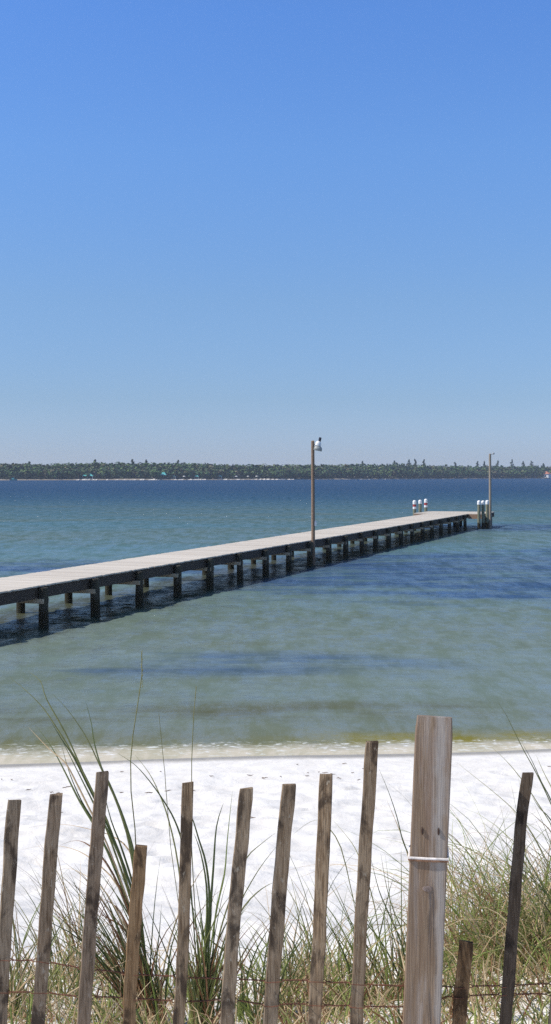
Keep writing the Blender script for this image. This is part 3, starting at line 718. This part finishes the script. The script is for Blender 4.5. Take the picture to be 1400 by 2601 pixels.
# ------------------------------------------------------------------ dune grass
def blade_pts(p0, az, tilt, L, droop, n=9, wig=.0):
    pts = []; p = Vector(p0); th = tilt; st = L/(n-1)
    for i in range(n):
        pts.append(p.copy())
        d = Vector((math.cos(az)*math.sin(th), math.sin(az)*math.sin(th), math.cos(th)))
        p = p+d*st; th += droop*(.35+1.3*i/n)/(n-1); az += R.gauss(0, wig)
    return pts
def tuft(px, D, n, Lr, lean, spread, droop, mix, wd, rad, label, group='clumps of beach grass behind the fence', name='beach_grass', extra=(), stems=(), cat='grass clump'):
    x = (px-CX)/F*D; z = sand_z(x, D); base = Vector((x, D, z-.02))
    e = tag(empty(name, base), label, cat, group)
    parts = {}
    for i in range(n):
        m_ = R.choices([k for k, _ in mix], [w for _, w in mix])[0]
        mb = parts.setdefault(m_, MB())
        tl = abs(R.gauss(0, spread)); az = R.uniform(0, 2*math.pi)
        v = Vector((math.cos(az)*math.sin(tl)+lean, math.sin(az)*math.sin(tl)*.6, math.cos(tl)))
        az = math.atan2(v.y, v.x); tl = math.atan2(math.hypot(v.x, v.y), v.z)
        L = R.uniform(*Lr); rr = rad*math.sqrt(R.random()); a2 = R.uniform(0, 6.28)
        q = Vector((math.cos(a2)*rr, math.sin(a2)*rr*.6, 0))
        pts = blade_pts(q, az, tl, L, droop*R.uniform(.3, 1.6), 9, .05)
        mb.ribbon(pts, wd*R.uniform(.6, 1.2), Vector((-math.sin(az)+R.gauss(0,.4), math.cos(az)*.4, R.gauss(0,.3))).normalized() if R.random() < .5 else Vector((1, R.gauss(0,.4), 0)))
    for spec in list(extra):            # leaves measured in the photo: (material, width, [(px,py)..], far shift)
        m_, w, pp, dd = spec; mb = parts.setdefault(m_, MB()); n_ = len(pp)
        pts = [at(a_, b_, D+dd*(n_-1-i)/(n_-1)) - base for i, (a_, b_) in enumerate(pp)][::-1]
        fin = []
        for i in range(len(pts)-1):     # Catmull-Rom smoothing
            p0, p1, p2, p3 = pts[max(i-1,0)], pts[i], pts[i+1], pts[min(i+2, len(pts)-1)]
            for t in (0, .34, .67): fin.append(.5*((2*p1)+(p2-p0)*t+(2*p0-5*p1+4*p2-p3)*t*t+(3*p1-p0-3*p2+p3)*t**3))
        fin.append(pts[-1]); mb.ribbon(fin, w, Vector((1, .3, 0)))
    names = {GREEN: 'green_blades', OLIVE: 'olive_blades', DRY: 'dry_blades', RUSTY: 'russet_blades', LIME: 'young_blades'}
    for m_, mb in parts.items(): mb.build(names[m_], m_, e)
    for pp, r_, plume in stems:
        mb = MB(); n_ = len(pp); pts = [at(a_, b_, D+.03*i) - base for i, (a_, b_) in enumerate(pp)][::-1]
        mb.tube(pts, [r_*(1-.35*i/(n_-1)) for i in range(n_)], 5); st = mb.build('stalk', OLIVE, e)
        if plume:
            mb = MB(); tip = pts[-1]; dn = (pts[-2]-tip).normalized()
            for i in range(14):
                q = tip+dn*(.01*i); az = R.uniform(0, 6.28)
                mb.ribbon([q, q+Vector((math.cos(az)*.003, 0, .006)), q+Vector((math.cos(az)*.005, .002, .008))], .003, Vector((1,0,0)))
            mb.build('seed_head', OLIVE, st)
    return e
z = lambda ox, oy, pts: [(ox+a_/1.981, oy+b_/1.981) for a_, b_ in pts]
L5 = lambda *p: z(0, 1650, p)
R6 = lambda *p: z(700, 1750, p)
# tall leaves of the big left clump, tip first
big = [(OLIVE,.006,L5((50,140),(130,205),(215,290),(270,370),(340,480),(410,600),(470,720),(540,860),(620,1100),(700,1400)),.1),
 (OLIVE,.006,L5((142,108),(205,160),(235,250),(330,420),(420,620),(520,860),(640,1200),(720,1500)),.15),
 (OLIVE,.005,L5((262,222),(330,290),(400,385),(450,470),(510,600),(600,800),(650,980),(700,1300),(740,1600)),.0),
 (DRY,.006,L5((143,390),(200,450),(260,510),(330,570),(390,680),(450,800),(540,980),(660,1300)),.2),
 (GREEN,.007,L5((430,255),(460,370),(475,470),(510,590),(560,700),(620,860),(680,1100),(730,1500)),.1),
 (GREEN,.007,L5((250,350),(310,450),(370,540),(440,680),(520,840),(600,1020),(690,1300),(740,1600)),-.1),
 (GREEN,.007,L5((290,410),(360,550),(430,690),(500,830),(590,1010),(680,1260),(730,1500)),.05),
 (GREEN,.007,L5((310,480),(350,620),(410,760),(480,880),(560,1060),(670,1350),(735,1650)),.2),
 (GREEN,.008,L5((180,380),(260,490),(330,620),(400,760),(500,930),(620,1200),(710,1550)),.25),
 (GREEN,.008,L5((540,640),(590,760),(640,900),(680,1060),(720,1400)),.0),(GREEN,.0075,L5((520,700),(560,860),(620,1020),(700,1300),(745,1650)),.1),
 (GREEN,.006,L5((590,520),(680,580),(760,670),(830,770),(880,860),(920,980),(960,1200),(990,1600)),.1),
 (OLIVE,.005,L5((680,530),(750,620),(800,720),(850,860),(900,1100),(940,1500)),.2),
 (RUSTY,.008,L5((500,1330),(560,1360),(620,1400),(680,1500),(730,1700)),.0),(RUSTY,.008,L5((510,1250),(580,1290),(640,1390),(700,1560)),.1),
 (RUSTY,.007,L5((300,985),(380,960),(450,985),(540,1080),(640,1290),(710,1600)),.1),
 (DRY,.005,L5((75,915),(200,885),(330,880),(440,900),(560,935),(650,1010),(720,1200)),.3),(DRY,.005,L5((90,1010),(230,985),(360,1000),(470,1060),(600,1200),(700,1500)),.3),
 (DRY,.004,L5((240,1140),(330,1100),(420,1130),(540,1230),(680,1500)),.3)]
tuft(385, 3.95, 120, (.22,.62), -.26, .26, .8, [(GREEN,5),(OLIVE,1.5),(RUSTY,4.5),(DRY,1)], .0062, .05, 'big dark clump of beach grass leaning left with long blades reaching over the water', extra=big,
     stems=[([(355+5,1650+8),(361,1712),(350,1790),(338,1867),(332,1932),(333,2010),(343,2105),(350,2250),(368,2450)], .0022, True)])
two = [(GREEN,.008,z(0,2100,[(905,-110),(960,-60),(1000,60),(1040,200),(1055,400),(1030,700),(1020,950)]),.0),(GREEN,.008,z(0,2100,[(1125,-120),(1090,0),(1075,200),(1060,420),(1040,800)]),.1),
 (LIME,.006,z(0,2100,[(1170,-180),(1145,60),(1130,240),(1090,420),(1050,700)]),.1),(GREEN,.0075,z(0,2100,[(975,30),(1010,130),(1040,300),(1040,520),(1020,900)]),.0),
 (OLIVE,.005,z(0,2100,[(1387,30),(1310,90),(1240,160),(1170,330),(1100,560),(1060,800)]),.2),(OLIVE,.006,z(0,2100,[(1400,270),(1320,310),(1230,400),(1150,560),(1080,850)]),.2),
 (OLIVE,.005,z(0,2100,[(1390,100),(1300,220),(1200,400),(1120,600),(1060,900)]),.1)]
tuft(515, 3.85, 100, (.18,.5), .02, .24, .6, [(GREEN,4),(LIME,2),(RUSTY,3.4),(OLIVE,2)], .0062, .045, 'upright green clump of beach grass with russet base between the thin picket and its right neighbour', extra=two,
     stems=[(L5((988,185),(975,330),(965,560),(965,680),(960,900),(975,1200),(1000,1600)), .0018, False), (L5((800,320),(815,480),(830,620),(835,700),(860,1000),(930,1500)), .0013, False)])
tuft(30, 4.0, 60, (.2,.55), .05, .35, .7, [(GREEN,2),(OLIVE,3),(LIME,2),(DRY,4)], .006, .10, 'sparse mixed green and dry grass clump at the left edge of the photo')
tuft(165, 4.3, 55, (.2,.55), .0, .45, .9, [(OLIVE,4),(GREEN,2),(DRY,3)], .0045, .09, 'thin wiry grass clump between the second and third pickets from the left')
tuft(225, 4.7, 50, (.3,.6), -.1, .5, 1.2, [(OLIVE,3),(RUSTY,3),(DRY,3)], .0045, .09, 'drooping russet grass clump seen just behind the third picket from the left')
tuft(655, 4.0, 50, (.2,.48), .12, .45, .8, [(GREEN,3),(LIME,3),(OLIVE,3),(DRY,1)], .006, .09, 'low bright green clump right of the sixth tall picket, between it and the next')
arcs = [(DRY,.005,z(700,2100,[(-40,260),(60,220),(180,192),(290,188),(400,195),(500,215),(600,240),(690,265)]),.5),(DRY,.004,z(700,2100,[(75,270),(160,240),(260,200),(330,190),(420,230)]),.4),
 (OLIVE,.004,z(700,1750,[(290,660),(350,730),(400,800),(440,900),(500,1100),(560,1500)]),.2),(OLIVE,.004,z(700,1750,[(80,740),(140,690),(200,660),(250,680),(330,800),(400,1100)]),.2)]
tuft(770, 4.35, 60, (.25,.6), .02, .5, 1.1, [(OLIVE,4),(DRY,3),(GREEN,3)], .0045, .12, 'loose clump of thin arching blades between the seventh and eighth tall pickets', extra=arcs)
tuft(870, 4.1, 45, (.2,.5), .0, .5, .8, [(LIME,3),(GREEN,1.5),(OLIVE,3),(DRY,4)], .0055, .10, 'low leafy grass clump left of the tallest picket')
nine = [(GREEN,.005,R6((520,400),(570,520),(610,640),(640,760),(680,870),(720,1100),(740,1500)),.1),(OLIVE,.005,R6((530,830),(560,1000),(600,1130),(640,1230),(700,1500)),.0),(GREEN,.006,R6((480,850),(520,1010),(570,1130),(640,1300),(690,1560)),.1),
        (OLIVE,.004,R6((632,800),(633,900),(634,1100),(636,1300),(645,1600)),.0),(DRY,.004,R6((560,560),(620,700),(670,850),(720,1100)),.2)]
tuft(985, 4.1, 50, (.25,.55), -.05, .4, .7, [(GREEN,3),(LIME,3),(OLIVE,3),(DRY,3)], .0055, .09, 'green grass clump between the tallest picket and the square post', extra=nine)
fr = [(OLIVE,.004,R6((1115,60),(1160,130),(1200,210),(1250,310),(1300,400),(1360,520),(1430,680),(1520,900),(1600,1300)),.0),(OLIVE,.004,R6((1085,290),(1150,350),(1220,430),(1310,560),(1420,760),(1540,1200)),.2),
 (OLIVE,.004,R6((905,365),(1000,440),(1100,520),(1200,610),(1300,740),(1420,1000),(1530,1400)),.3),(GREEN,.005,R6((1240,270),(1290,360),(1340,470),(1387,560),(1460,740),(1560,1200)),.1),
 (GREEN,.006,R6((1290,540),(1330,600),(1387,660),(1470,820),(1570,1300)),.1),(DRY,.006,R6((1280,620),(1340,670),(1400,740),(1500,950),(1580,1300)),.0),(OLIVE,.005,R6((1310,330),(1350,420),(1400,520),(1480,720),(1570,1200)),.3)]
tuft(1500, 4.2, 26, (.3,.65), -.3, .35, .8, [(GREEN,4),(OLIVE,4),(DRY,2)], .006, .08, 'tall grass clump at the right edge whose long blades lean left over the beach', extra=fr)
GB = 'tangled bushy grass on the dune right of the post'
for (px, D, n, Lr, ln, lab) in ((1185, 4.6, 120, (.25,.7), .03, 'feathery pale grass hummock straight behind the short broken picket'), (1290, 4.45, 330, (.16,.55), .0, 'dense green and tan grass hummock behind the blackened picket'),
                                (1375, 4.3, 360, (.16,.66), -.05, 'dense tangled grass hummock right of the blackened picket'), (1265, 5.2, 230, (.4,.85), -.1, 'pale wispy grass hummock farther back left of the blackened picket'), (1440, 4.9, 190, (.3,.7), -.05, 'bushy grass hummock partly cut by the right edge, behind the others')):
    tuft(px, D, n, Lr, ln, .72, 2.4, [(OLIVE,2.2),(DRY,5.5),(GREEN,.7),(LIME,5),(RUSTY,1.5)], .0042, .22, lab, GB, 'grass_hummock', cat='grass hummock')
# low cover: short leafy growth and dead litter right across the dune foot
mats = [GREEN, LIME, OLIVE, DRY, RUSTY]; mb = MB()
for _ in range(24000):
    D = R.uniform(3.45, 5.3) if R.random() < .8 else R.uniform(5.2, 6.3)
    x = R.uniform(-2.1, 2.3)*D/4*1.05
    dens = .55+1.1*noise.noise(Vector((x*3.2, D*1.6, 3)))+(.35 if .6 < x < 1.6 else 0)-(D-4.1)*.42
    if R.random() > dens: continue
    p = Vector((x, D, sand_z(x, D)-.01))
    far = D > 5
    g_ = noise.noise(Vector((x*4.5, D*3.5, 11)))
    mb.mi = R.choices(range(5), [3.2,6,2.4,1.6,.5] if g_ > .08 else [.8,2,2,6.5,2.6])[0]
    az = R.uniform(0, 6.28); L = R.uniform(.05, .19)*(.7 if far else 1)*(1.8 if R.random() < .12 else 1)
    pts = blade_pts(p, az, R.uniform(.1, 1.1), L, R.uniform(.2, 1.8), 5, .2)
    mb.ribbon(pts, R.uniform(.003, .0065)*(1.7 if g_ > .08 and R.random() < .4 else 1), Vector((1, R.gauss(0,.5), R.gauss(0,.3))).normalized())
tag(mb.build('dune_undergrowth', mats), 'low leafy undergrowth and dead grass litter at the dune foot', 'undergrowth', kind='stuff')
# ------------------------------------------------------------------ air
HB = (-5200, 5200, -340, 5800, -6, 34)
mb = MB(); mb.box(((HB[0]+HB[1])/2, (HB[2]+HB[3])/2, (HB[4]+HB[5])/2), ((HB[1]-HB[0])/2, (HB[3]-HB[2])/2, (HB[5]-HB[4])/2))
HZ = bpy.data.materials.new('haze_air'); HZ.use_nodes = True; nt = HZ.node_tree; nt.nodes.clear()
pv = nt.nodes.new('ShaderNodeVolumePrincipled'); pv.inputs['Color'].default_value = (.80,.88,1,1); pv.inputs['Density'].default_value = .00013; pv.inputs['Anisotropy'].default_value = .2
o_ = nt.nodes.new('ShaderNodeOutputMaterial'); nt.links.new(pv.outputs[0], o_.inputs['Volume'])
tag(mb.build('haze', HZ), 'thin sea haze over the bay', 'haze', kind='stuff')
# ------------------------------------------------------------------ light, sky, camera
sv = Vector((-.93, -.14, 1.02)).normalized()
sun = bpy.data.lights.new('sun', 'SUN'); sun.energy = 4.4; sun.angle = math.radians(.53); sun.color = (1, .955, .89)
so = bpy.data.objects.new('sun', sun); COL.objects.link(so); so.rotation_euler = sv.to_track_quat('Z', 'Y').to_euler()
w = bpy.data.worlds.new('World'); S.world = w; w.use_nodes = True; nt = w.node_tree
bg = nt.nodes['Background']; sky = nt.nodes.new('ShaderNodeTexSky'); sky.sky_type = 'NISHITA'; sky.sun_disc = False
sky.sun_elevation = math.asin(sv.z); sky.sun_rotation = math.atan2(sv.x, sv.y)
sky.altitude = 0; sky.air_density = 1.0; sky.dust_density = .3; sky.ozone_density = 4.0
hs = nt.nodes.new('ShaderNodeHueSaturation'); hs.inputs['Saturation'].default_value = 1.0; hs.inputs['Value'].default_value = 1.0
tcw = nt.nodes.new('ShaderNodeTexCoord'); sw = nt.nodes.new('ShaderNodeSeparateXYZ'); nt.links.new(tcw.outputs['Generated'], sw.inputs[0])
rw = nt.nodes.new('ShaderNodeValToRGB'); nt.links.new(sw.outputs[2], rw.inputs[0]); cr = rw.color_ramp
TI = [(0, (.58,.69,1.07)), (.025, (.585,.70,1.08)), (.061, (.58,.69,.96)), (.14, (.69,.82,1.03)), (.254, (.76,1.01,1.34)), (.354, (.73,1.05,1.52)), (.46, (.85,1.0,1.2)), (.7, (1.05,1.,.98))]
for i, (p_, c_) in enumerate(TI):
    e_ = cr.elements[i] if i < 2 else cr.elements.new(p_)
    e_.position = p_; e_.color = (*c_, 1)
mw = nt.nodes.new('ShaderNodeMix'); mw.data_type = 'RGBA'; mw.blend_type = 'MULTIPLY'; mw.inputs[0].default_value = 1
nt.links.new(sky.outputs[0], mw.inputs[6]); nt.links.new(rw.outputs[0], mw.inputs[7]); nt.links.new(mw.outputs[2], hs.inputs['Color']); nt.links.new(hs.outputs[0], bg.inputs[0]); bg.inputs[1].default_value = .11
cam = bpy.data.cameras.new('camera'); co = bpy.data.objects.new('camera', cam); COL.objects.link(co); S.camera = co
co.location = (0, 0, EYE); co.rotation_euler = (math.radians(90), 0, 0)
cam.sensor_fit = 'VERTICAL'; cam.sensor_height = 36; cam.lens = F/2601*36; cam.shift_y = -(1300.5-YH)/2601
cam.clip_start = .05; cam.clip_end = 20000
S.view_settings.view_transform = 'Standard'; S.view_settings.look = 'None'; S.view_settings.exposure = .15
S.cycles.max_bounces = 8; S.cycles.volume_bounces = 1; S.cycles.transparent_max_bounces = 8
S.cycles.use_adaptive_sampling = True; S.cycles.sample_clamp_indirect = 2.5; S.cycles.sample_clamp_direct = 12
try: S.cycles.use_denoising = False
except Exception: pass
